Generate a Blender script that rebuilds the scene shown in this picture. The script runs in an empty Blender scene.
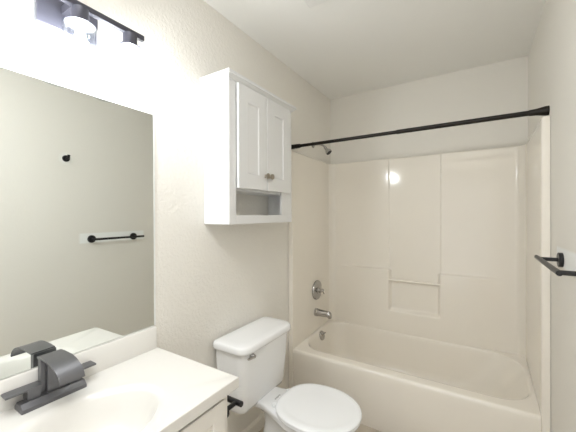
import bpy, bmesh, math, random
from mathutils import Vector, Matrix
C = bpy.context.scene.collection
PI = math.pi

# ------------------------------------------------------------------ camera
sc = bpy.context.scene
cam_d = bpy.data.cameras.new('camera')
cam = bpy.data.objects.new('camera', cam_d); C.objects.link(cam)
YAW, PITCH, ROLL = .5578, -.0039, -.0036
fw = Vector((-math.sin(YAW)*math.cos(PITCH), math.cos(YAW)*math.cos(PITCH), math.sin(PITCH)))
rt = Vector((math.cos(YAW), math.sin(YAW), 0)); up = rt.cross(fw)
rt2 = rt*math.cos(ROLL) + up*math.sin(ROLL); up2 = up*math.cos(ROLL) - rt*math.sin(ROLL)
cam.matrix_world = Matrix(((rt2.x, up2.x, -fw.x, 1.2107), (rt2.y, up2.y, -fw.y, 0), (rt2.z, up2.z, -fw.z, 1.4381), (0, 0, 0, 1)))
cam_d.sensor_width = 36; cam_d.lens = 302.4916/576*36; cam_d.clip_start = .02
sc.camera = cam

# ------------------------------------------------------------------ world, light, exposure
w = bpy.data.worlds.new('world'); sc.world = w; w.use_nodes = True
w.node_tree.nodes['Background'].inputs[0].default_value = (.95, .97, 1, 1)
w.node_tree.nodes['Background'].inputs[1].default_value = .35
al = bpy.data.lights.new('ceiling_fill', 'AREA'); al.shape = 'RECTANGLE'; al.size = .9; al.size_y = .7
al.energy = 15; al.color = (.99, .99, 1)
ao = bpy.data.objects.new('ceiling_fill', al); C.objects.link(ao)
ao.location = (.98, -.05, 2.545); ao.rotation_euler = (0, 0, 0)      # added soft fill under the ceiling behind the photographer, facing down
hl = bpy.data.lights.new('doorway_fill', 'AREA'); hl.shape = 'RECTANGLE'; hl.size = .9; hl.size_y = 1.9; hl.energy = 5; hl.color = (.98, .99, 1)
ho = bpy.data.objects.new('doorway_fill', hl); C.objects.link(ho); ho.location = (1.0, -.85, 1.1); ho.rotation_euler = (PI/2, 0, 0)   # added weak fill shining in through the open doorway
BULB = 225
sc.view_settings.view_transform = 'Standard'; sc.view_settings.look = 'None'
sc.view_settings.gamma = 1; sc.view_settings.use_curve_mapping = False
sc.view_settings.exposure = 0.13
sc.cycles.max_bounces = 16; sc.cycles.diffuse_bounces = 10; sc.cycles.transparent_max_bounces = 16

# ------------------------------------------------------------------ materials
def mat(name, col, rough=.5, metal=0, bump=0, bscale=60, vary=0, spec=.5, coat=0):
    m = bpy.data.materials.new(name); m.use_nodes = True
    nt = m.node_tree; b = nt.nodes['Principled BSDF']
    b.inputs['Base Color'].default_value = (*col, 1); b.inputs['Roughness'].default_value = rough
    b.inputs['Metallic'].default_value = metal; b.inputs['Specular IOR Level'].default_value = spec
    b.inputs['Coat Weight'].default_value = coat
    tc = nt.nodes.new('ShaderNodeTexCoord')
    if bump:
        n = nt.nodes.new('ShaderNodeTexNoise'); n.inputs['Scale'].default_value = bscale; n.inputs['Detail'].default_value = 3
        r = nt.nodes.new('ShaderNodeValToRGB'); r.color_ramp.elements[0].position = .42; r.color_ramp.elements[1].position = .62
        bp = nt.nodes.new('ShaderNodeBump'); bp.inputs['Strength'].default_value = bump; bp.inputs['Distance'].default_value = .003
        nt.links.new(tc.outputs['Object'], n.inputs['Vector']); nt.links.new(n.outputs[0], r.inputs[0])
        nt.links.new(r.outputs[0], bp.inputs['Height']); nt.links.new(bp.outputs[0], b.inputs['Normal'])
    if vary:
        n = nt.nodes.new('ShaderNodeTexNoise'); n.inputs['Scale'].default_value = 7
        mx = nt.nodes.new('ShaderNodeMixRGB'); mx.inputs[1].default_value = (*col, 1)
        mx.inputs[2].default_value = (*[c*(1-vary) for c in col], 1)
        nt.links.new(tc.outputs['Object'], n.inputs['Vector']); nt.links.new(n.outputs[0], mx.inputs[0])
        nt.links.new(mx.outputs[0], b.inputs['Base Color'])
    return m

WALL = (.765, .745, .70)
M_wall = mat('wall_paint', WALL, .6, bump=.3, bscale=75, spec=.25)
M_wallback = mat('wall_paint_smooth', WALL, .6, bump=.1, bscale=60, spec=.25)
M_ceil = mat('ceiling_paint', (.83, .83, .81), .75, bump=.06, bscale=40, spec=.2)
M_gel = mat('cream_gelcoat', (.825, .785, .715), .10, vary=.02, spec=.5)
M_white = mat('white_cabinet_paint', (.72, .725, .73), .35, vary=.015)
M_porc = mat('white_porcelain', (.83, .84, .855), .12, vary=.01, spec=.5, coat=.3)
M_seat = mat('white_seat_plastic', (.85, .865, .885), .22, vary=.01)
M_marble = mat('cultured_marble', (.74, .726, .695), .18, vary=.02, coat=.2)
M_van = mat('vanity_paint', (.80, .775, .73), .4, vary=.02)
M_black = mat('matte_black_metal', (.028, .028, .030), .38, metal=.4, vary=.2)
M_fau = mat('dark_gunmetal', (.17, .17, .18), .36, metal=.7, vary=.12)
M_fix = mat('black_fixture_metal', (.06, .06, .078), .4, metal=.3, vary=.1)
M_rod = mat('dark_bronze_rod', (.016, .013, .010), .35, metal=.5, vary=.2)
M_chrome = mat('chrome', (.48, .47, .46), .12, metal=1, vary=.05)
M_knob = mat('brushed_nickel', (.42, .38, .32), .28, metal=1, vary=.1)
M_trim = mat('trim_paint', (.82, .80, .75), .4, vary=.02)
M_rub = mat('dark_rubber', (.05, .05, .05), .7, vary=.1)
M_ink = mat('grey_print', (.32, .32, .33), .5, vary=.02)
M_hose = mat('braided_hose', (.75, .73, .7), .4, bump=.3, bscale=300)
M_vent = mat('vent_plastic', (.80, .80, .79), .4, vary=.02)

# clear glass (thin): transparent with a fresnel gloss
M_glass = bpy.data.materials.new('clear_glass'); M_glass.use_nodes = True
nt = M_glass.node_tree; nt.nodes.clear()
o_ = nt.nodes.new('ShaderNodeOutputMaterial'); mx_ = nt.nodes.new('ShaderNodeMixShader')
tr_ = nt.nodes.new('ShaderNodeBsdfTransparent'); gl_ = nt.nodes.new('ShaderNodeBsdfGlossy'); fr_ = nt.nodes.new('ShaderNodeMath'); lw_ = nt.nodes.new('ShaderNodeLayerWeight')
gl_.inputs['Roughness'].default_value = .03; lw_.inputs[0].default_value = .5
pw_ = nt.nodes.new('ShaderNodeMath'); pw_.operation = 'POWER'; pw_.inputs[1].default_value = 4; nt.links.new(lw_.outputs['Facing'], pw_.inputs[0])
fr_.operation = 'MULTIPLY_ADD'; fr_.inputs[1].default_value = .5; fr_.inputs[2].default_value = .03; nt.links.new(pw_.outputs[0], fr_.inputs[0])
tr_.inputs[0].default_value = (.96, .97, .97, 1)
nt.links.new(fr_.outputs[0], mx_.inputs[0]); nt.links.new(tr_.outputs[0], mx_.inputs[1]); nt.links.new(gl_.outputs[0], mx_.inputs[2])
nt.links.new(mx_.outputs[0], o_.inputs[0])
# lit bulb
M_bulb = bpy.data.materials.new('lit_bulb'); M_bulb.use_nodes = True
nt = M_bulb.node_tree; nt.nodes.clear()
o_ = nt.nodes.new('ShaderNodeOutputMaterial'); e_ = nt.nodes.new('ShaderNodeEmission')
e_.inputs[0].default_value = (.96, .975, .99, 1); e_.inputs[1].default_value = BULB
nt.links.new(e_.outputs[0], o_.inputs[0])
# mirror silver
M_mir = mat('mirror_silver', (.86, .885, .865), .0, metal=1)
M_medge = mat('mirror_edge', (.80, .82, .80), .15, vary=.02)
# floor: stone-look vinyl tile
def floor_mat():
    m = mat('floor_tile', (.62, .55, .45), .35)
    nt = m.node_tree; b = nt.nodes['Principled BSDF']
    tc = nt.nodes.new('ShaderNodeTexCoord'); br = nt.nodes.new('ShaderNodeTexBrick')
    br.offset = 0; br.inputs['Scale'].default_value = 1; br.inputs['Brick Width'].default_value = .305; br.inputs['Row Height'].default_value = .305
    br.inputs['Mortar Size'].default_value = .003
    br.inputs['Color1'].default_value = (.66, .59, .49, 1); br.inputs['Color2'].default_value = (.60, .53, .44, 1)
    br.inputs['Mortar'].default_value = (.30, .25, .2, 1)
    n = nt.nodes.new('ShaderNodeTexNoise'); n.inputs['Scale'].default_value = 9; n.inputs['Detail'].default_value = 6
    mx = nt.nodes.new('ShaderNodeMixRGB'); mx.blend_type = 'MULTIPLY'; mx.inputs[0].default_value = .35
    nt.links.new(tc.outputs['Object'], br.inputs['Vector']); nt.links.new(tc.outputs['Object'], n.inputs['Vector'])
    nt.links.new(br.outputs[0], mx.inputs[1]); nt.links.new(n.outputs[0], mx.inputs[2]); nt.links.new(mx.outputs[0], b.inputs['Base Color'])
    return m
M_floor = floor_mat()

# right wall: the same paint with a patch of whiter touch-up paint behind the towel bar and round the hook
def patch_mat():
    m = mat('wall_paint_patched', WALL, .6, bump=.07, bscale=75, spec=.25)
    nt = m.node_tree; b = nt.nodes['Principled BSDF']
    g = nt.nodes.new('ShaderNodeNewGeometry'); s = nt.nodes.new('ShaderNodeSeparateXYZ')
    nt.links.new(g.outputs['Position'], s.inputs[0])
    def M(op, a, bb):
        n = nt.nodes.new('ShaderNodeMath'); n.operation = op
        for k, v in enumerate((a, bb)):
            if isinstance(v, (int, float)): n.inputs[k].default_value = v
            elif v is not None: nt.links.new(v, n.inputs[k])
        return n.outputs[0]
    def band(v, c, h, soft):
        d = M('ABSOLUTE', M('SUBTRACT', v, c), None)
        t = M('DIVIDE', M('SUBTRACT', h, d), soft)
        return M('MINIMUM', M('MAXIMUM', t, 0.0), 1.0)
    p1 = M('MULTIPLY', band(s.outputs['Y'], 1.53, .295, .02), band(s.outputs['Z'], 1.25, .047, .012))
    dy = M('SUBTRACT', s.outputs['Y'], 1.15); dz = M('SUBTRACT', s.outputs['Z'], 1.885)
    rr = M('SQRT', M('ADD', M('MULTIPLY', dy, dy), M('MULTIPLY', dz, dz)), None)
    p2 = M('MULTIPLY', M('MINIMUM', M('MAXIMUM', M('DIVIDE', M('SUBTRACT', .055, rr), .02), 0.0), 1.0), .45)
    f = M('MAXIMUM', p1, p2)
    mx = nt.nodes.new('ShaderNodeMixRGB'); nt.links.new(f, mx.inputs[0])
    mx.inputs[1].default_value = (*WALL, 1); mx.inputs[2].default_value = (.86, .875, .87, 1)
    nt.links.new(mx.outputs[0], b.inputs['Base Color'])
    return m
M_patch = patch_mat()

# ------------------------------------------------------------------ mesh helpers (world coordinates)
def box(bm, x0, x1, y0, y1, z0, z1, bev=0, seg=2):
    r = bmesh.ops.create_cube(bm, size=1); vs = r['verts']
    for v in vs:
        v.co = Vector(((x0+x1)/2+v.co.x*(x1-x0), (y0+y1)/2+v.co.y*(y1-y0), (z0+z1)/2+v.co.z*(z1-z0)))
    if bev:
        es = list({e for v in vs for e in v.link_edges})
        bmesh.ops.bevel(bm, geom=es, offset=bev, segments=seg, profile=.5, affect='EDGES')

def loft(bm, loops, cap0=True, cap1=True, closed=True):
    rows = [[bm.verts.new(p) for p in lp] for lp in loops]
    n = len(rows[0])
    for a, b in zip(rows, rows[1:]):
        for i in range(n if closed else n-1):
            j = (i+1) % n
            try: bm.faces.new((a[i], a[j], b[j], b[i]))
            except ValueError: pass
    if cap0: bm.faces.new(rows[0][::-1])
    if cap1: bm.faces.new(rows[-1])
    return rows

def ring(c, ax, r, n=24, r2=None):
    ax = Vector(ax).normalized(); t = Vector((0, 0, 1)) if abs(ax.z) < .9 else Vector((1, 0, 0))
    u = ax.cross(t).normalized(); v = ax.cross(u)
    return [Vector(c)+u*math.cos(2*PI*i/n)*r+v*math.sin(2*PI*i/n)*(r2 or r) for i in range(n)]

def lathe(bm, c, ax, prof, n=28, cap0=True, cap1=True):      # prof: (distance along axis, radius)
    c = Vector(c); a = Vector(ax).normalized()
    loft(bm, [ring(c+a*d, ax, max(r, 1e-4), n) for d, r in prof], cap0, cap1)

def rod(bm, p0, p1, r, n=20, bev=.0012):
    p0, p1 = Vector(p0), Vector(p1); L = (p1-p0).length; b = min(bev, L*.3, r*.5)
    lathe(bm, p0, p1-p0, [(0, r-b), (b, r), (L-b, r), (L, r-b)], n)

def tube(bm, pts, r, n=16):
    pts = [Vector(p) for p in pts]; loops = []
    u = None
    for i, p in enumerate(pts):
        t = (pts[min(i+1, len(pts)-1)]-pts[max(i-1, 0)]).normalized()
        if u is None: u = t.orthogonal().normalized()
        u = (u-t*u.dot(t)).normalized(); v = t.cross(u)
        rr = r[i] if isinstance(r, (list, tuple)) else r
        loops.append([p+u*math.cos(2*PI*k/n)*rr+v*math.sin(2*PI*k/n)*rr for k in range(n)])
    loft(bm, loops)

def bez(p0, p1, p2, p3, n=14):
    P = [Vector(p) for p in (p0, p1, p2, p3)]
    return [P[0]*(1-t)**3+P[1]*3*t*(1-t)**2+P[2]*3*t*t*(1-t)+P[3]*t**3 for t in [i/n for i in range(n+1)]]

def rrect(x0, x1, y0, y1, r, z, n=8):
    """rounded rectangle loop (counter-clockwise), r = one radius or four (x1y1, x0y1, x0y0, x1y0)"""
    if not isinstance(r, (list, tuple)): r = [r]*4
    out = []
    for (cx, cy, q), a0 in zip(((x1, y1, r[0]), (x0, y1, r[1]), (x0, y0, r[2]), (x1, y0, r[3])), (0, PI/2, PI, 3*PI/2)):
        sx = -1 if cx == x1 else 1; sy = -1 if cy == y1 else 1
        for k in range(n+1):
            a = a0+PI/2*k/n
            out.append(Vector((cx+sx*q+math.cos(a)*q, cy+sy*q+math.sin(a)*q, z)))
    return out

def prism(bm, poly, d):           # poly: list of points, extruded by the vector d
    d = Vector(d); loft(bm, [[Vector(p) for p in poly], [Vector(p)+d for p in poly]])

ROOT = {}
def obj(name, bm, m, parent=None, smooth=35, loc=None, mats=None):
    bmesh.ops.remove_doubles(bm, verts=bm.verts, dist=1e-6)
    bmesh.ops.recalc_face_normals(bm, faces=bm.faces)
    if parent: base = ROOT[parent.name]
    else:
        if loc is None:
            xs = [v.co for v in bm.verts]
            loc = Vector(((min(v.x for v in xs)+max(v.x for v in xs))/2, (min(v.y for v in xs)+max(v.y for v in xs))/2, min(v.z for v in xs)))
        base = Vector(loc)
    for v in bm.verts: v.co -= base
    me = bpy.data.meshes.new(name); bm.to_mesh(me); bm.free()
    for q in (mats or [m]): me.materials.append(q)
    if smooth:
        me.shade_smooth(); me.set_sharp_from_angle(angle=math.radians(smooth))
    o = bpy.data.objects.new(name, me); C.objects.link(o)
    if parent: o.parent = parent
    else: o.location = base
    ROOT[o.name] = base
    return o

def thing(name, loc, label, cat, group=None):
    o = bpy.data.objects.new(name, None); o.empty_display_size = .05; C.objects.link(o); o.location = loc
    ROOT[o.name] = Vector(loc); o['label'] = label; o['category'] = cat
    if group: o['group'] = group
    return o
def tag(o, label, cat):
    o['label'] = label; o['category'] = cat; return o
def struct(name, bm, m, **k):
    o = obj(name, bm, m, **k); o['kind'] = 'structure'; return o
def B(): return bmesh.new()

# ------------------------------------------------------------------ room shell
W, D, H, F = 1.52, 2.726, 2.56, .035
NY = -.55
def slab(name, m, *a):
    bm = B(); box(bm, *a); return struct(name, bm, m, smooth=0)
slab('wall_left', M_wall, -.12, 0, NY, D, F, H)
slab('wall_right', M_patch, W, W+.12, NY, D, F, H)
slab('wall_back', M_wallback, -.12, W+.12, D, D+.12, F, H)
slab('floor', M_floor, -.12, W+.12, NY-.12, D+.12, F-.1, F)
slab('ceiling', M_ceil, -.12, W+.12, NY-.12, D+.12, H, H+.1)
bm = B()                                                       # near wall with the open doorway the photographer stands in
box(bm, -.12, .52, NY-.12, NY, F, H); box(bm, 1.46, W+.12, NY-.12, NY, F, H); box(bm, .52, 1.46, NY-.12, NY, 2.1, H)
struct('wall_near', bm, M_wallback, smooth=0)
def baseboard(name, x0, x1, y0, y1, prof_x):
    bm = B(); s = 1 if prof_x > 0 else -1; xw = x0 if s > 0 else x1
    poly = [(xw, y0, F), (xw+s*.012, y0, F), (xw+s*.012, y0, F+.07), (xw+s*.008, y0, F+.082), (xw+s*.004, y0, F+.09), (xw, y0, F+.09)]
    prism(bm, poly, (0, y1-y0, 0)); return struct(name, bm, M_trim, smooth=0)
baseboard('baseboard_left', 0, .012, .80, 1.94, 1)
baseboard('baseboard_right', W-.012, W, NY, 1.94, -1)

# ------------------------------------------------------------------ tub and shower unit
TY0, RIM, ST = 1.942, .425, 1.926
tubt = thing('bathtub', (.76, 2.3, F), 'cream one-piece bathtub and shower surround filling the far alcove', 'bathtub')
XL, XR, YB = .036, 1.484, 2.69
bm = B()
K = 10
def out(inset, z, r): return rrect(XL, XR, TY0+inset, YB, .004, z, K)
def inn(i, z, r, l=0, rr=0): return rrect(.066+i+l, 1.464-i-rr, 2.032+i, 2.648-i*.6, [r*1.5, r*1.1, r, r*1.2], z, K)
def smooth01(t): t = max(0, min(1, t)); return t*t*(3-2*t)
loops = [rrect(XL, XR, TY0+.03, YB, .004, F, K), rrect(XL, XR, TY0+.012, YB, .004, F+.05, K), rrect(XL, XR, TY0+.008, YB, .004, F+.2, K),
         out(0, .375, .004), out(0, .402, .004), out(.0015, .413, .006), out(.006, .421, .01), out(.013, .4248, .014), out(.022, RIM, .02),
         inn(-.014, RIM, .15), inn(-.006, RIM-.001, .148), inn(0, RIM-.006, .145), inn(.005, RIM-.014, .14), inn(.009, RIM-.03, .14),
         inn(.016, .36, .14, .0, .02), inn(.03, .26, .14, .005, .07), inn(.042, .19, .14, .01, .12), inn(.055, .155, .14, .012, .15),
         inn(.075, .135, .13, .015, .17), inn(.11, .125, .1, .02, .18), inn(.16, .122, .08, .02, .2)]
# the side walls of the surround open out a little towards the back, and the rim follows them
for lp in loops[:13]:
    for p in lp:
        t = max(0, min(1, (p.y-1.97)/.66))
        if p.x < .76: p.x -= .015*t*max(0, 1-(p.x-XL)/.25)
        else: p.x += .015*t*max(0, 1-(XR-p.x)/.25)
# the back deck of the rim sweeps up a little into the wall
for lp in loops[8:13]:
    for p in lp:
        t = max(0, min(1, (p.y-2.35)/.3)); q = smooth01((.16-p.x)/.10)*smooth01((p.y-2.02)/.25); p.z += max(.014*t*t, .018*q)
loft(bm, loops, cap0=False, cap1=True)
obj('tub', bm, M_gel, tubt, smooth=50)

# surround: one moulded skin, swept from the left flange round the three walls
def smooth01(t): t = max(0, min(1, t)); return t*t*(3-2*t)
def fillet(p, q, s, r, n=5):           # rounded corner p-q-s
    p, q, s = Vector(p), Vector(q), Vector(s)
    a = q+(p-q).normalized()*r; b = q+(s-q).normalized()*r
    return [a*(1-t)**2+q*2*t*(1-t)+b*t*t for t in [i/n for i in range(n+1)]]
G = .002
def corner_path(mirror=False):
    pts = [(G, TY0), (.036, TY0), (.021, 2.635), (.064, 2.68)]
    a = [Vector(pts[0])]
    a += fillet(pts[0], pts[1], pts[2], .010, 5)
    a += [Vector((.036-.015*(y-TY0)/(2.635-TY0), y)) for y in (2.0, 2.15, 2.3, 2.45, 2.55)]
    a += fillet(pts[1], pts[2], pts[3], .014, 5)
    a += fillet(pts[2], pts[3], (.3, 2.68), .02, 5)
    return a
left = corner_path()
NX0, NX1 = .566, .967
xs = set()
for k in range(0, 140, 3): xs.add(round(.10+k*.0095, 4))
for c in (NX0, NX1):
    for k in range(-10, 11): xs.add(round(c+k*.004, 4))
xs = sorted(x for x in xs if .095 < x < 1.425)
path = left+[Vector((x, 2.68)) for x in xs]+[Vector((W-p.x, p.y)) for p in reversed(left)]
iL, iR = len(left), len(left)+len(xs)
zs = [F, .2, .38, .42, .46, .5, .55]
zs += [round(.585+k*.006, 4) for k in range(14)]
zs += [.69, .74, .8, .86, .9, .92]+[round(.935+k*.005, 4) for k in range(12)]
zs += [1.02, 1.08, 1.15, 1.25, 1.35, 1.45, 1.55, 1.65, 1.75, 1.85, 1.88, 1.90, 1.908, 1.911, 1.914]
def depth(x, z):
    # ledge: the lower side panels stand further out, fading out towards the corners
    fade = smooth01((x-.10)/.22)*smooth01((1.40-x)/.28)
    low = smooth01((.972-z)/.014)
    side = -.028*low*fade
    cen = .010
    # inside the centre panel?
    nslope = .007+.020*low
    inx = smooth01((x-(NX0-.004))/nslope)*smooth01(((NX1+.004)-x)/nslope)
    inz = smooth01((z-.612)/.026)
    k = inx*inz
    return side*(1-k)+cen*k
bm = B(); rows = []
for z in zs:
    row = []
    for i, p in enumerate(path):
        y = p.y
        if iL <= i < iR: y += depth(p.x, z)
        row.append(Vector((p.x, y, z)))
    rows.append(row)
# rounded top edge and top lip back to the walls
cx_ = Vector((.76, 2.1))
def lip(d, z):
    o = []
    for i, p in enumerate(path):
        sx = -d if (i < iL and i > 0 and p.x < .05) else (d if (i >= iR and p.x > W-.05) else 0)
        sy = d if p.y > 2.62 else 0
        if d > .03 and p.y > 2.62 and (i < iL or i >= iR): sx = (-.1 if i < iL else .1); sy = .1
        if d <= .03 and i < iL and p.x >= .05: sx = -d
        if d <= .03 and i >= iR and p.x <= W-.05: sx = d
        y = p.y+(depth(p.x, ST_) if iL <= i < iR else 0)
        o.append(Vector((min(max(p.x+sx, G), W-G), min(y+sy, D-G), z)))
    return o
ST_ = 1.9
rows.append(lip(.0012, 1.917)); rows.append(lip(.004, 1.9195)); rows.append(lip(.008, 1.920)); rows.append(lip(.034, 1.920)); rows.append(lip(.05, 1.915))
loft(bm, rows, cap0=False, cap1=False, closed=False)
obj('shower_surround', bm, M_gel, tubt, smooth=60)
# moulded-in towel bar across the recess
bm = B(); rod(bm, (NX0+.002, 2.668, .878), (NX1-.002, 2.668, .878), .0105, 16)
obj('recess_bar', bm, M_gel, tubt)
# overflow plate
bm = B(); oc = Vector((.080, 2.362, .398)); oa = Vector((1, 0, .25))
lathe(bm, oc-oa*.006, oa, [(0, .04), (.007, .04), (.011, .037), (.013, .024), (.0135, .004)], 28)
op = obj('overflow_plate', bm, M_chrome, tubt)
op['label'] = 'round chrome overflow plate'
bm = B(); rod(bm, oc+oa*.006, oc+oa*.012+Vector((0, 0, 0)), .006, 14)
obj('screw', bm, M_knob, op)
bm = B(); tube(bm, [oc+oa*.010+Vector((0, 0, .010)), oc+oa*.020+Vector((0, 0, .014)), oc+oa*.030+Vector((0, 0, .024))], [.005, .005, .006], 12)
obj('trip_lever', bm, M_chrome, op)

# ------------------------------------------------------------------ shower valve, spout, shower head
PY = 2.352
v = thing('shower_valve', (.036, PY, .787), 'round chrome shower mixer valve above the tub spout', 'valve')
bm = B(); lathe(bm, (.0294, PY, .787), (1, 0, 0), [(0, .083), (.010, .083), (.016, .079), (.020, .06), (.022, .03)], 40)
obj('escutcheon', bm, M_chrome, v)
bm = B(); lathe(bm, (.044, PY, .787), (1, 0, 0), [(0, .032), (.010, .030), (.014, .022), (.03, .017), (.05, .016), (.054, .012)], 28)
hn = obj('handle', bm, M_chrome, v)
bm = B(); tube(bm, [(.085, PY, .787), (.09, PY+.006, .778), (.094, PY+.014, .764), (.096, PY+.018, .757)], [.008, .007, .006, .005], 14)
obj('lever', bm, M_chrome, hn)

sp = thing('tub_spout', (.036, 2.34, .575), 'chrome tub spout below the round mixer valve', 'spout')
bm = B()
loops = []
for x, zc, ry, rz in ((.0282, .598, .031, .034), (.048, .598, .031, .034), (.05, .598, .028, .031), (.10, .598, .027, .029), (.14, .597, .025, .027), (.152, .595, .024, .028), (.165, .590, .021, .027), (.173, .585, .016, .022), (.177, .580, .006, .010)):
    loops.append([Vector((x, 2.34+math.cos(2*PI*k/24)*ry, zc+math.sin(2*PI*k/24)*rz)) for k in range(24)])
loft(bm, loops); obj('spout_body', bm, M_chrome, sp)
bm = B(); rod(bm, (.158, 2.34, .58), (.158, 2.34, .562), .014, 18); obj('outlet', bm, M_chrome, sp)
sh = thing('showerhead', (0, PY, 2.045), 'small chrome shower head on a bent arm above the surround', 'shower head')
bm = B(); lathe(bm, (0, PY, 2.045), (1, 0, 0), [(0, .027), (.004, .027), (.008, .022), (.011, .011)], 28); obj('flange', bm, M_chrome, sh)
pts = bez((0.004, PY, 2.045), (.05, PY, 2.05), (.085, PY, 2.045), (.115, PY, 2.012), 14)
bm = B(); tube(bm, pts, .0085, 14); obj('arm', bm, M_chrome, sh)
ha = Vector((.62, 0, -.78)).normalized(); hp = Vector((.113, PY, 2.014))
bm = B(); lathe(bm, hp, ha, [(0, .010), (.006, .013), (.018, .013), (.022, .011), (.03, .014), (.05, .025), (.062, .0275), (.068, .027)], 28)
hd = obj('head', bm, M_chrome, sh)
bm = B(); lathe(bm, hp+ha*.066, ha, [(0, .0245), (.003, .0245), (.004, .02)], 24); fp = obj('spray_face', bm, M_rub, hd); fp['label'] = 'dark spray face'

# ------------------------------------------------------------------ shower curtain rod
rd = thing('shower_curtain_rod', (.76, 1.993, 1.945), 'dark bronze shower curtain rod spanning above the tub', 'curtain rod')
bm = B(); rod(bm, (.02, 1.993, 1.96), (.80, 1.993, 1.96), .0115, 20); obj('thin_tube', bm, M_rod, rd)
bm = B(); rod(bm, (.78, 1.993, 1.96), (W-.02, 1.993, 1.96), .0135, 20); obj('thick_tube', bm, M_rod, rd)
for x, s, g in ((0, 1, .75), (W, -1, 1)):
    bm = B(); lathe(bm, (x, 1.993, 1.96), (s, 0, 0), [(0, .024*g), (.012, .024*g), (.02, .0225*g), (.05, .017), (.075, .0155), (.08, .0138)], 28); obj('end_flange', bm, M_rod, rd)

# ------------------------------------------------------------------ wall cabinet above the toilet
cab = thing('wall_cabinet', (.09, 1.405, 1.391), 'white two-door wall cabinet with open cubby above the toilet', 'cabinet')
cx1, cy0, cy1, cz0, cz1 = .165, 1.11, 1.70, 1.391, 2.12
cubz0, cubz1 = 1.437, 1.56
bm = B(); t = .016
box(bm, 0.001, cx1, cy0, cy0+t, cz0, cz1, .001); box(bm, 0.001, cx1, cy1-t, cy1, cz0, cz1, .001)
box(bm, .001, cx1, cy0+t, cy1-t, cz1-t, cz1); box(bm, .001, cx1, cy0+t, cy1-t, cz0, cz0+.03); box(bm, .001, cx1, cy0+t, cy1-t, cubz1+.004, cubz1+.02)
box(bm, .001, .012, cy0+t, cy1-t, cubz1+.01, cz1-t)
obj('carcass', bm, M_white, cab, smooth=18)
bm = B()
fx0, fx1 = cx1, .178
box(bm, fx0, fx1, cy0, cy0+.05, cz0, cz1, .0012); box(bm, fx0, fx1, cy1-.045, cy1, cz0, cz1, .0012)
box(bm, fx0, fx1-.0003, 1.582, cy1-.0455, cubz0+.0005, cubz1+.02)
box(bm, fx0, fx1, cy0+.0505, cy1-.0455, cz0, cubz0, .0012)
box(bm, fx0, fx1, cy0+.0505, cy1-.0455, 2.10, cz1)
obj('face_frame', bm, M_white, cab, smooth=18)
def crown(bm, prof):
    loops = []
    for off, z in prof:
        loops.append([Vector(p) for p in ((0.0015, cy0-off, z), (fx1+off, cy0-off, z), (fx1+off, cy1+off, z), (.0015, cy1+off, z))])
    loft(bm, loops)
bm = B(); crown(bm, [(0.001, 2.112), (.005, 2.112), (.007, 2.116), (.012, 2.119), (.018, 2.125), (.021, 2.129), (.025, 2.130), (.025, 2.145), (.023, 2.147)])
obj('crown_moulding', bm, M_white, cab, smooth=20)
def cab_door(y0, y1, ky):
    z0, z1 = 1.575, 2.107
    x0, x1, s = .1785, .1945, .074
    a0, a1, b0, b1 = y0+s, y1-s, z0+s+.006, z1-s-.006
    def fr(i, x): return [Vector((x, y, z)) for y, z in ((y0+i, z0+i), (y1-i, z0+i), (y1-i, z1-i), (y0+i, z1-i))]
    def pn(i, x): return [Vector((x, y, z)) for y, z in ((a0+i, b0+i), (a1-i, b0+i), (a1-i, b1-i), (a0+i, b1-i))]
    bm = B(); loft(bm, [fr(.0, x0), fr(0, x1-.0025), fr(.0025, x1), pn(0, x1), pn(.004, x1-.005), pn(.004, x0)], cap1=True)
    d = obj('door', bm, M_white, cab, smooth=25)
    bm = B(); loft(bm, [pn(.0045, x1-.012), pn(.0045, x1-.0055), pn(.010, x1-.0065), pn(.014, x1-.0065)])
    obj('panel', bm, M_white, d, smooth=20)
    bm = B(); lathe(bm, (x1, ky, 1.657), (1, 0, 0), [(0, .010), (.003, .009), (.006, .006), (.011, .0065), (.014, .013), (.018, .0165), (.024, .0155), (.027, .009)], 24)
    k_ = obj('knob', bm, M_knob, d); k_['label'] = 'round nickel knob'
cab_door(1.163, 1.406, 1.388); cab_door(1.411, 1.655, 1.430)

# ------------------------------------------------------------------ toilet
TC = 1.394
to = thing('toilet', (.36, TC, F), 'white two-piece toilet with closed lid between vanity and tub', 'toilet')
# tank
bm = B()
def tk(x0, x1, hw, r, z, c=1.380): return rrect(x0, x1, c-hw, c+hw, [r, .02, .02, r], z, 8)
loops = [tk(.04, .185, .188, .035, .405), tk(.034, .196, .199, .04, .412), tk(.03, .202, .204, .042, .43), tk(.026, .212, .214, .045, .55), tk(.024, .222, .222, .048, .68), tk(.024, .225, .224, .05, .735)]
loft(bm, loops); obj('tank', bm, M_porc, to, smooth=50)
bm = B()
def tl(i, z): return rrect(.014+i, .246-i, 1.140+i, 1.616-i, [.062, .03, .03, .062], z, 8)
loops = [tl(.012, .733), tl(.003, .733), tl(.0, .736), tl(-.001, .745), tl(0, .760), tl(.002, .766), tl(.006, .770), tl(.014, .7722), tl(.05, .773)]
loft(bm, loops); obj('tank_lid', bm, M_porc, to, smooth=60)
# flush lever on the tank front
lz, ly = .712, 1.222
bm = B(); lathe(bm, (.222, ly, lz), (1, 0, 0), [(0, .017), (.006, .017), (.010, .013), (.022, .010), (.026, .007)], 24); fl = obj('flush_lever', bm, M_chrome, to)
fl['label'] = 'chrome flush lever'
bm = B(); tube(bm, [(.243, ly, lz), (.25, ly-.015, lz+.005), (.253, ly-.04, lz+.010), (.252, ly-.062, lz+.011)], [.008, .0065, .007, .005], 14); obj('paddle', bm, M_chrome, fl)
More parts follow.
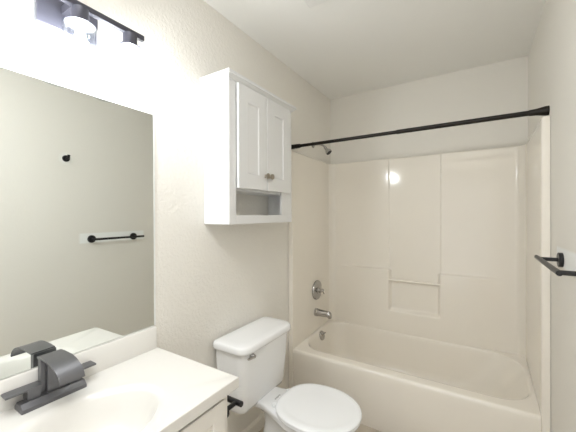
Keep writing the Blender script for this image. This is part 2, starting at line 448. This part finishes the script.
# bowl
bm = B(); N = 40
def egg(xb, xf, hw, z, nb=2.0, squeeze=1.0):
    """plan outline: blunt at the back (xb), rounded at the front (xf)"""
    o = []; xc = xb+(xf-xb)*.46
    for k in range(N):
        a = 2*PI*k/N; ca, sa = math.cos(a), math.sin(a)
        if ca >= 0: x = xc+(xf-xc)*ca; y = hw*sa
        else:
            p = 2/nb
            x = xc-(xc-xb)*abs(ca)**p; y = hw*(abs(sa)**p if sa >= 0 else -abs(sa)**p)
        o.append(Vector((x, TC+y, z)))
    return o
loops = [egg(.16, .58, .115, F, 3), egg(.16, .575, .112, F+.02, 3), egg(.17, .53, .098, .10, 3), egg(.175, .50, .092, .16, 3), egg(.19, .52, .098, .22, 3),
         egg(.20, .59, .115, .29, 3), egg(.19, .65, .135, .345, 3), egg(.15, .685, .150, .374, 3.5), egg(.09, .70, .160, .386, 4), egg(.052, .714, .171, .390, 4), egg(.05, .715, .172, .405, 4), egg(.05, .716, .172, .414, 4), egg(.055, .71, .167, .419, 4), egg(.075, .70, .155, .421, 4)]
# the deck behind the seat is narrower than the bowl
for lp in loops:
    for p in lp:
        if p.x < .47:
            t_ = smooth01((.47-p.x)/.24); p.y = TC+(p.y-TC)*(1-.46*t_*smooth01((p.z-.15)/.2))
loft(bm, loops); obj('bowl', bm, M_porc, to, smooth=60)
# seat and lid
def seat_loop(i, z):
    o = []; xb, xf, hw = .303+i, .738-i, .196-i; xc = xb+(xf-xb)*.5
    for k in range(N):
        a = 2*PI*k/N; ca, sa = math.cos(a), math.sin(a)
        if ca >= 0: o.append(Vector((xc+(xf-xc)*ca, TC+.008+hw*sa, z)))
        else:
            p = 2/2.7
            y = hw*(abs(sa)**p if sa >= 0 else -abs(sa)**p)
            o.append(Vector((xc-(xc-xb)*abs(ca)**p, TC+.008+y*(1-.06*abs(ca)), z)))
    return o
bm = B(); loft(bm, [seat_loop(.012, .4235), seat_loop(.005, .425), seat_loop(.003, .430), seat_loop(.005, .436), seat_loop(.012, .438)]); obj('seat', bm, M_seat, to, smooth=60)
bm = B(); loft(bm, [seat_loop(.009, .4405), seat_loop(.001, .4415), seat_loop(0, .446), seat_loop(.002, .4505), seat_loop(.008, .454), seat_loop(.02, .456), seat_loop(.032, .4562), seat_loop(.042, .4545), seat_loop(.055, .454), seat_loop(.09, .4548), seat_loop(.14, .4555)])
obj('seat_lid', bm, M_seat, to, smooth=60)
for s in (-1, 1):
    bm = B(); box(bm, .285, .325, TC+s*.07-.013, TC+s*.07+.013, .419, .441, .006, 3); obj('hinge', bm, M_seat, to)
# little printed maker's mark on the deck
bm = B()
for k in range(7):
    y = 1.372+k*.0075; box(bm, .262, .2685 if k % 3 else .271, y, y+.0048, .4205, .4216)
mk = obj('printed_mark', bm, M_ink, to, smooth=0); mk['label'] = 'small grey printed mark on the deck'

# supply hose from the wall stop
su = thing('water_supply_hose', (.03, 1.19, .16), 'pale water supply hose curving under the toilet tank', 'hose')
bm = B(); tube(bm, bez((.055, 1.185, .20), (.11, 1.14, .30), (.08, 1.15, .34), (.08, 1.18, .385), 20), .0075, 12); obj('hose', bm, M_hose, su)
bm = B(); rod(bm, (0, 1.185, .19), (.06, 1.185, .19), .008); rod(bm, (.055, 1.185, .175), (.055, 1.185, .215), .011); lathe(bm, (0, 1.185, .19), (1, 0, 0), [(0, .028), (.003, .028), (.007, .012)], 24)
obj('stop_valve', bm, M_chrome, su)

# ------------------------------------------------------------------ vanity
va = thing('vanity_cabinet', (.22, .25, F), 'off-white vanity base cabinet under the sink counter', 'cabinet')
VY0, VY1, VX = -.32, .797, .455
bm = B(); box(bm, .002, VX-.06, VY0, VY1-.02, F+.001, .13); box(bm, .002, VX, VY0, VY0+.018, .13, .8165); box(bm, .002, VX-.018, VY1-.018, VY1, .13, .8165)
box(bm, .002, VX-.018, VY0+.018, VY1-.018, .13, .148); box(bm, .002, .012, VY0+.018, VY1-.018, .148, .70)
for q in ((VY0, VY0+.045, .13, .8165), (.222, .268, .13, .8165), (VY1-.045, VY1, .13, .8165), (VY0+.045, .222, .13, .165), (.268, VY1-.045, .13, .165), (VY0+.045, .222, .775, .8165), (.268, VY1-.045, .765, .8165)): box(bm, VX-.018, VX, *q)
obj('carcass', bm, M_van, va, smooth=18)
for y0, y1 in ((.25, .768), (-.29, .24)):
    bm = B(); s = .055; x0, x1, z0, z1 = VX+.0005, VX+.0185, .155, .802
    box(bm, x0, x1, y0, y0+s, z0, z1, .003); box(bm, x0, x1, y1-s, y1, z0, z1, .003); box(bm, x0, x1, y0+s-.002, y1-s+.002, z0, z0+s, .003); box(bm, x0, x1, y0+s-.002, y1-s+.002, z1-s, z1, .003)
    d = obj('door', bm, M_van, va, smooth=18)
    bm = B(); loft(bm, [[Vector((x0, *q)) for q in ((y0+s-.003, z0+s-.003), (y1-s+.003, z0+s-.003), (y1-s+.003, z1-s+.003), (y0+s-.003, z1-s+.003))],
                        [Vector((x0+.006, *q)) for q in ((y0+s-.003, z0+s-.003), (y1-s+.003, z0+s-.003), (y1-s+.003, z1-s+.003), (y0+s-.003, z1-s+.003))],
                        [Vector((x0+.014, *q)) for q in ((y0+s+.02, z0+s+.02), (y1-s-.02, z0+s+.02), (y1-s-.02, z1-s-.02), (y0+s+.02, z1-s-.02))]])
    obj('panel', bm, M_van, d, smooth=20)

ct = thing('vanity_countertop', (.24, .25, .817), 'cream cultured marble countertop with a moulded oval sink', 'countertop')
bm = B()
CY0, CY1, CX, CT, CB = -.34, .825, .485, .857, .818
ec = Vector((.292, .40)); ea, eb = .152, .222
angs = sorted(set([2*PI*k/96 for k in range(96)]+[math.atan2(y-ec.y, x-ec.x) % (2*PI) for x in (.002, CX) for y in (CY0, CY1)]))
def rect_loop(i, z):
    o = []
    for a in angs:
        dx, dy = math.cos(a), math.sin(a); ts = []
        x0, x1, y0, y1 = .001+i, CX-i, CY0+i, CY1-i
        if dx > 1e-9: ts.append((x1-ec.x)/dx)
        if dx < -1e-9: ts.append((x0-ec.x)/dx)
        if dy > 1e-9: ts.append((y1-ec.y)/dy)
        if dy < -1e-9: ts.append((y0-ec.y)/dy)
        t = min(ts); o.append(Vector((ec.x+dx*t, ec.y+dy*t, z)))
    return o
def ell(s, z, sx=0):
    return [Vector((ec.x+sx+math.cos(a)*(ea-s)/1, ec.y+math.sin(a)*(eb-s), z)) for a in angs]
loops = [rect_loop(.002, CB), rect_loop(0, CB+.002), rect_loop(0, CT-.003), rect_loop(.001, CT-.001), rect_loop(.003, CT),
         ell(-.022, CT)]
for k in range(1, 13):                                   # soft rolled lip of the bowl, then its wall and floor
    a = k/12*math.radians(68); loops.append(ell(-.022+.034*math.sin(a), CT-.026*(1-math.cos(a))))
for s_, d_, x_ in ((.020, .036, 0), (.027, .055, 0), (.036, .075, .001), (.048, .094, .003), (.062, .110, .005), (.08, .122, .008), (.10, .130, .01), (.13, .134, .012)):
    loops.append(ell(s_, CT-d_, x_))
loft(bm, loops, cap0=False, cap1=True); obj('counter_slab', bm, M_marble, ct, smooth=24)
bm = B(); loft(bm, [rrect(.001, .021, CY0, .818, .003, CT+.0002, 3), rrect(.001, .021, CY0, .818, .003, .947, 3), rrect(.003, .018, CY0+.003, .815, .003, .951, 3)]); obj('backsplash', bm, M_marble, ct, smooth=40)
bm = B(); lathe(bm, (ec.x+.012, ec.y, CT-.137), (0, 0, 1), [(0, .022), (.003, .022), (.004, .015), (.002, .012)], 24); obj('drain', bm, M_chrome, ct)

# faucet
FY = .425
fa = thing('faucet', (.06, FY, CT), 'dark gunmetal waterfall faucet on the sink counter below the mirror', 'faucet')
bm = B()
def bp_(y, i=0): return [Vector((x, y, z)) for x, z in ((.030+i, CT+.0006), (.088-i, CT+.0006), (.088-i, CT+.012-i), (.074-i, CT+.024-i), (.044+i, CT+.024-i), (.030+i, CT+.012-i))]
loft(bm, [bp_(FY-.092, .002), bp_(FY-.090), bp_(FY+.080), bp_(FY+.082, .002)]); obj('base_plate', bm, M_fau, fa, smooth=25)
Z1 = CT+.022
bm = B(); box(bm, .030, .050, FY-.034, FY+.030, Z1-.004, .990, .001); box(bm, .046, .064, FY-.020, FY+.030, Z1-.002, .988, .001)
obj('body', bm, M_fau, fa, smooth=0)
# waterfall spout: a flat sheet that rolls forward and down
prof = [(.034, .994), (.06, .996), (.085, .9965)]
for k in range(1, 17):
    a = k/16*math.radians(82); prof.append((.100+.098*math.sin(a), .9965-.056*(1-math.cos(a))))
bm = B(); top = []; bot = []
for i, (x, z) in enumerate(prof):
    a = prof[max(i-1, 0)]; b = prof[min(i+1, len(prof)-1)]; tx, tz = b[0]-a[0], b[1]-a[1]; L = math.hypot(tx, tz)
    top.append((x, z)); bot.append((x+tz/L*.0055, z-tx/L*.0055))
poly = top+bot[::-1]
loft(bm, [[Vector((x, FY-.038, z)) for x, z in poly], [Vector((x, FY+.028, z)) for x, z in poly]])
obj('spout', bm, M_fau, fa, smooth=18)
for s in (-1, 1):
    bm = B(); y0, y1 = sorted((FY+s*.037, FY+s*.071)); box(bm, .030, .066, y0, y1, Z1-.002, .909, .001); h = obj('handle', bm, M_fau, fa, smooth=0)
    bm = B(); y0, y1 = sorted((FY+s*.034, FY+s*.122)); box(bm, .027, .067, y0, y1, .909, .9155, .001); obj('lever', bm, M_fau, h, smooth=0)

# mirror
MY0, MY1, MZ0, MZ1 = -.36, .824, .953, 1.881
bm = B()
tl_ = math.radians(1.1)
def mx(y): return .0055+(MY1-y)*math.sin(tl_)
a = [Vector((.001, MY0, MZ0)), Vector((.001, MY1, MZ0)), Vector((.001, MY1, MZ1)), Vector((.001, MY0, MZ1))]
b = [Vector((mx(p.y)-.001, p.y, p.z)) for p in a]
c = [Vector((mx(p.y), p.y+(.0015 if p.y < 0 else -.009), p.z+(.0015 if p.z < 1.2 else -.0015))) for p in a]
loft(bm, [a, b, c])
bm.faces.ensure_lookup_table()
mi = obj('wall_mirror', bm, None, mats=[M_medge, M_mir], smooth=0)
for p in mi.data.polygons:
    if p.normal.x > .998: p.material_index = 1
tag(mi, 'large frameless wall mirror above the sink backsplash', 'mirror')

# vanity light
LY = [.32, .49, .66]; LX = .095; ZB = 2.132
li = thing('vanity_light', (.02, .49, ZB), 'black three-lamp vanity light bar with clear glass shades above mirror', 'lamp')
bm = B(); box(bm, 0.001, .022, .396, .582, 2.062, 2.178, .003); obj('back_plate', bm, M_fix, li, smooth=18)
bm = B(); box(bm, .02, LX-.008, .465, .515, 2.118, 2.146, .002); box(bm, LX-.01, LX+.01, .264, .714, 2.122, 2.142, .002); obj('crossbar', bm, M_fix, li, smooth=18)
bl0 = None
for k, y in enumerate(LY):
    bm = B(); lathe(bm, (LX, y, 2.123), (0, 0, -1), [(0, .025), (.040, .026), (.043, .028), (.049, .043), (.053, .044), (.055, .03)], 32); hd = obj('lamp_holder', bm, M_fix, li)
    bm = B(); r0 = .05
    prof = [(2.066, .030), (2.067, .047), (2.063, r0), (1.935, r0), (1.918, r0-.006), (1.912, r0-.018), (1.910, .001)]
    prof_i = [(1.913, .001), (1.915, r0-.019), (1.920, r0-.008), (1.936, r0-.003), (2.060, r0-.003), (2.064, .030)]
    loft(bm, [ring((LX, y, z), (0, 0, 1), r, 36) for z, r in prof+prof_i], cap0=False, cap1=False); obj('glass_shade', bm, M_glass, li, smooth=50)
    bm = B(); lathe(bm, (LX, y, 2.071), (0, 0, -1), [(0, .014), (.022, .014), (.024, .013)], 24); so = obj('socket', bm, M_vent, li)
    bm = B(); lathe(bm, (LX, y, 2.048), (0, 0, -1), [(0, .012), (.012, .014), (.028, .019), (.042, .022), (.054, .022), (.065, .017), (.073, .008), (.075, .001)], 20); obj('bulb', bm, M_bulb, li, smooth=60)

# toilet paper holder on the vanity side
tp = thing('toilet_paper_holder', (.42, .797, .715), 'black empty toilet paper holder on the side of the vanity', 'toilet paper holder')
bm = B(); lathe(bm, (.435, .7975, .727), (0, 1, 0), [(0, .023), (.008, .023), (.010, .021)], 28); obj('mounting_plate', bm, M_black, tp)
bm = B(); rod(bm, (.435, .803, .727), (.435, .868, .727), .0085, 18); obj('post', bm, M_black, tp)
bm = B(); rod(bm, (.29, .868, .727), (.462, .868, .727), .0105, 20); obj('roll_arm', bm, M_black, tp)

# towel bar on the right wall
tb = thing('towel_bar', (W, 1.54, 1.243), 'black towel bar on two round mounts on the right wall', 'towel bar')
BX, BZ = 1.442, 1.242
for y in (1.335, 1.706):
    bm = B(); lathe(bm, (W-.0005, y, BZ), (-1, 0, 0), [(0, .031), (.013, .031), (.0145, .0295)], 32); m_ = obj('mount', bm, M_black, tb)
    bm = B(); rod(bm, (W-.012, y, BZ), (BX, y, BZ), .0082, 18); obj('post', bm, M_black, m_)
bm = B(); rod(bm, (BX, 1.318, BZ), (BX, 1.765, BZ), .0095, 20); obj('bar', bm, M_black, tb)

# robe hook on the right wall, seen in the mirror
rh = thing('robe_hook', (W, 1.15, 1.885), 'small black robe hook on the right wall, seen in the mirror', 'hook')
bm = B(); lathe(bm, (W-.0005, 1.15, 1.885), (-1, 0, 0), [(0, .025), (.010, .025), (.012, .023)], 28); obj('mount', bm, M_black, rh)
bm = B(); tube(bm, [(W-.008, 1.15, 1.885), (W-.03, 1.15, 1.883), (W-.045, 1.15, 1.893), (W-.05, 1.15, 1.91)], [.009, .008, .0085, .010], 14); obj('prong', bm, M_black, rh)

# ceiling exhaust fan cover, only its corner reaches into the picture
ev = thing('exhaust_fan_cover', (.59, 1.31, H), 'white square exhaust fan cover on the ceiling at the frame edge', 'vent')
bm = B(); loft(bm, [rrect(.445, .73, 1.17, 1.455, .01, H-.0005, 4), rrect(.445, .73, 1.17, 1.455, .01, H-.006, 4), rrect(.455, .72, 1.18, 1.445, .01, H-.014, 4), rrect(.48, .695, 1.205, 1.42, .008, H-.018, 4)]); obj('cover', bm, M_vent, ev, smooth=18)
for k in range(5):
    bm = B(); y = 1.235+k*.034; box(bm, .49, .685, y, y+.012, H-.021, H-.016, .001); obj('louver', bm, M_vent, ev, smooth=0)
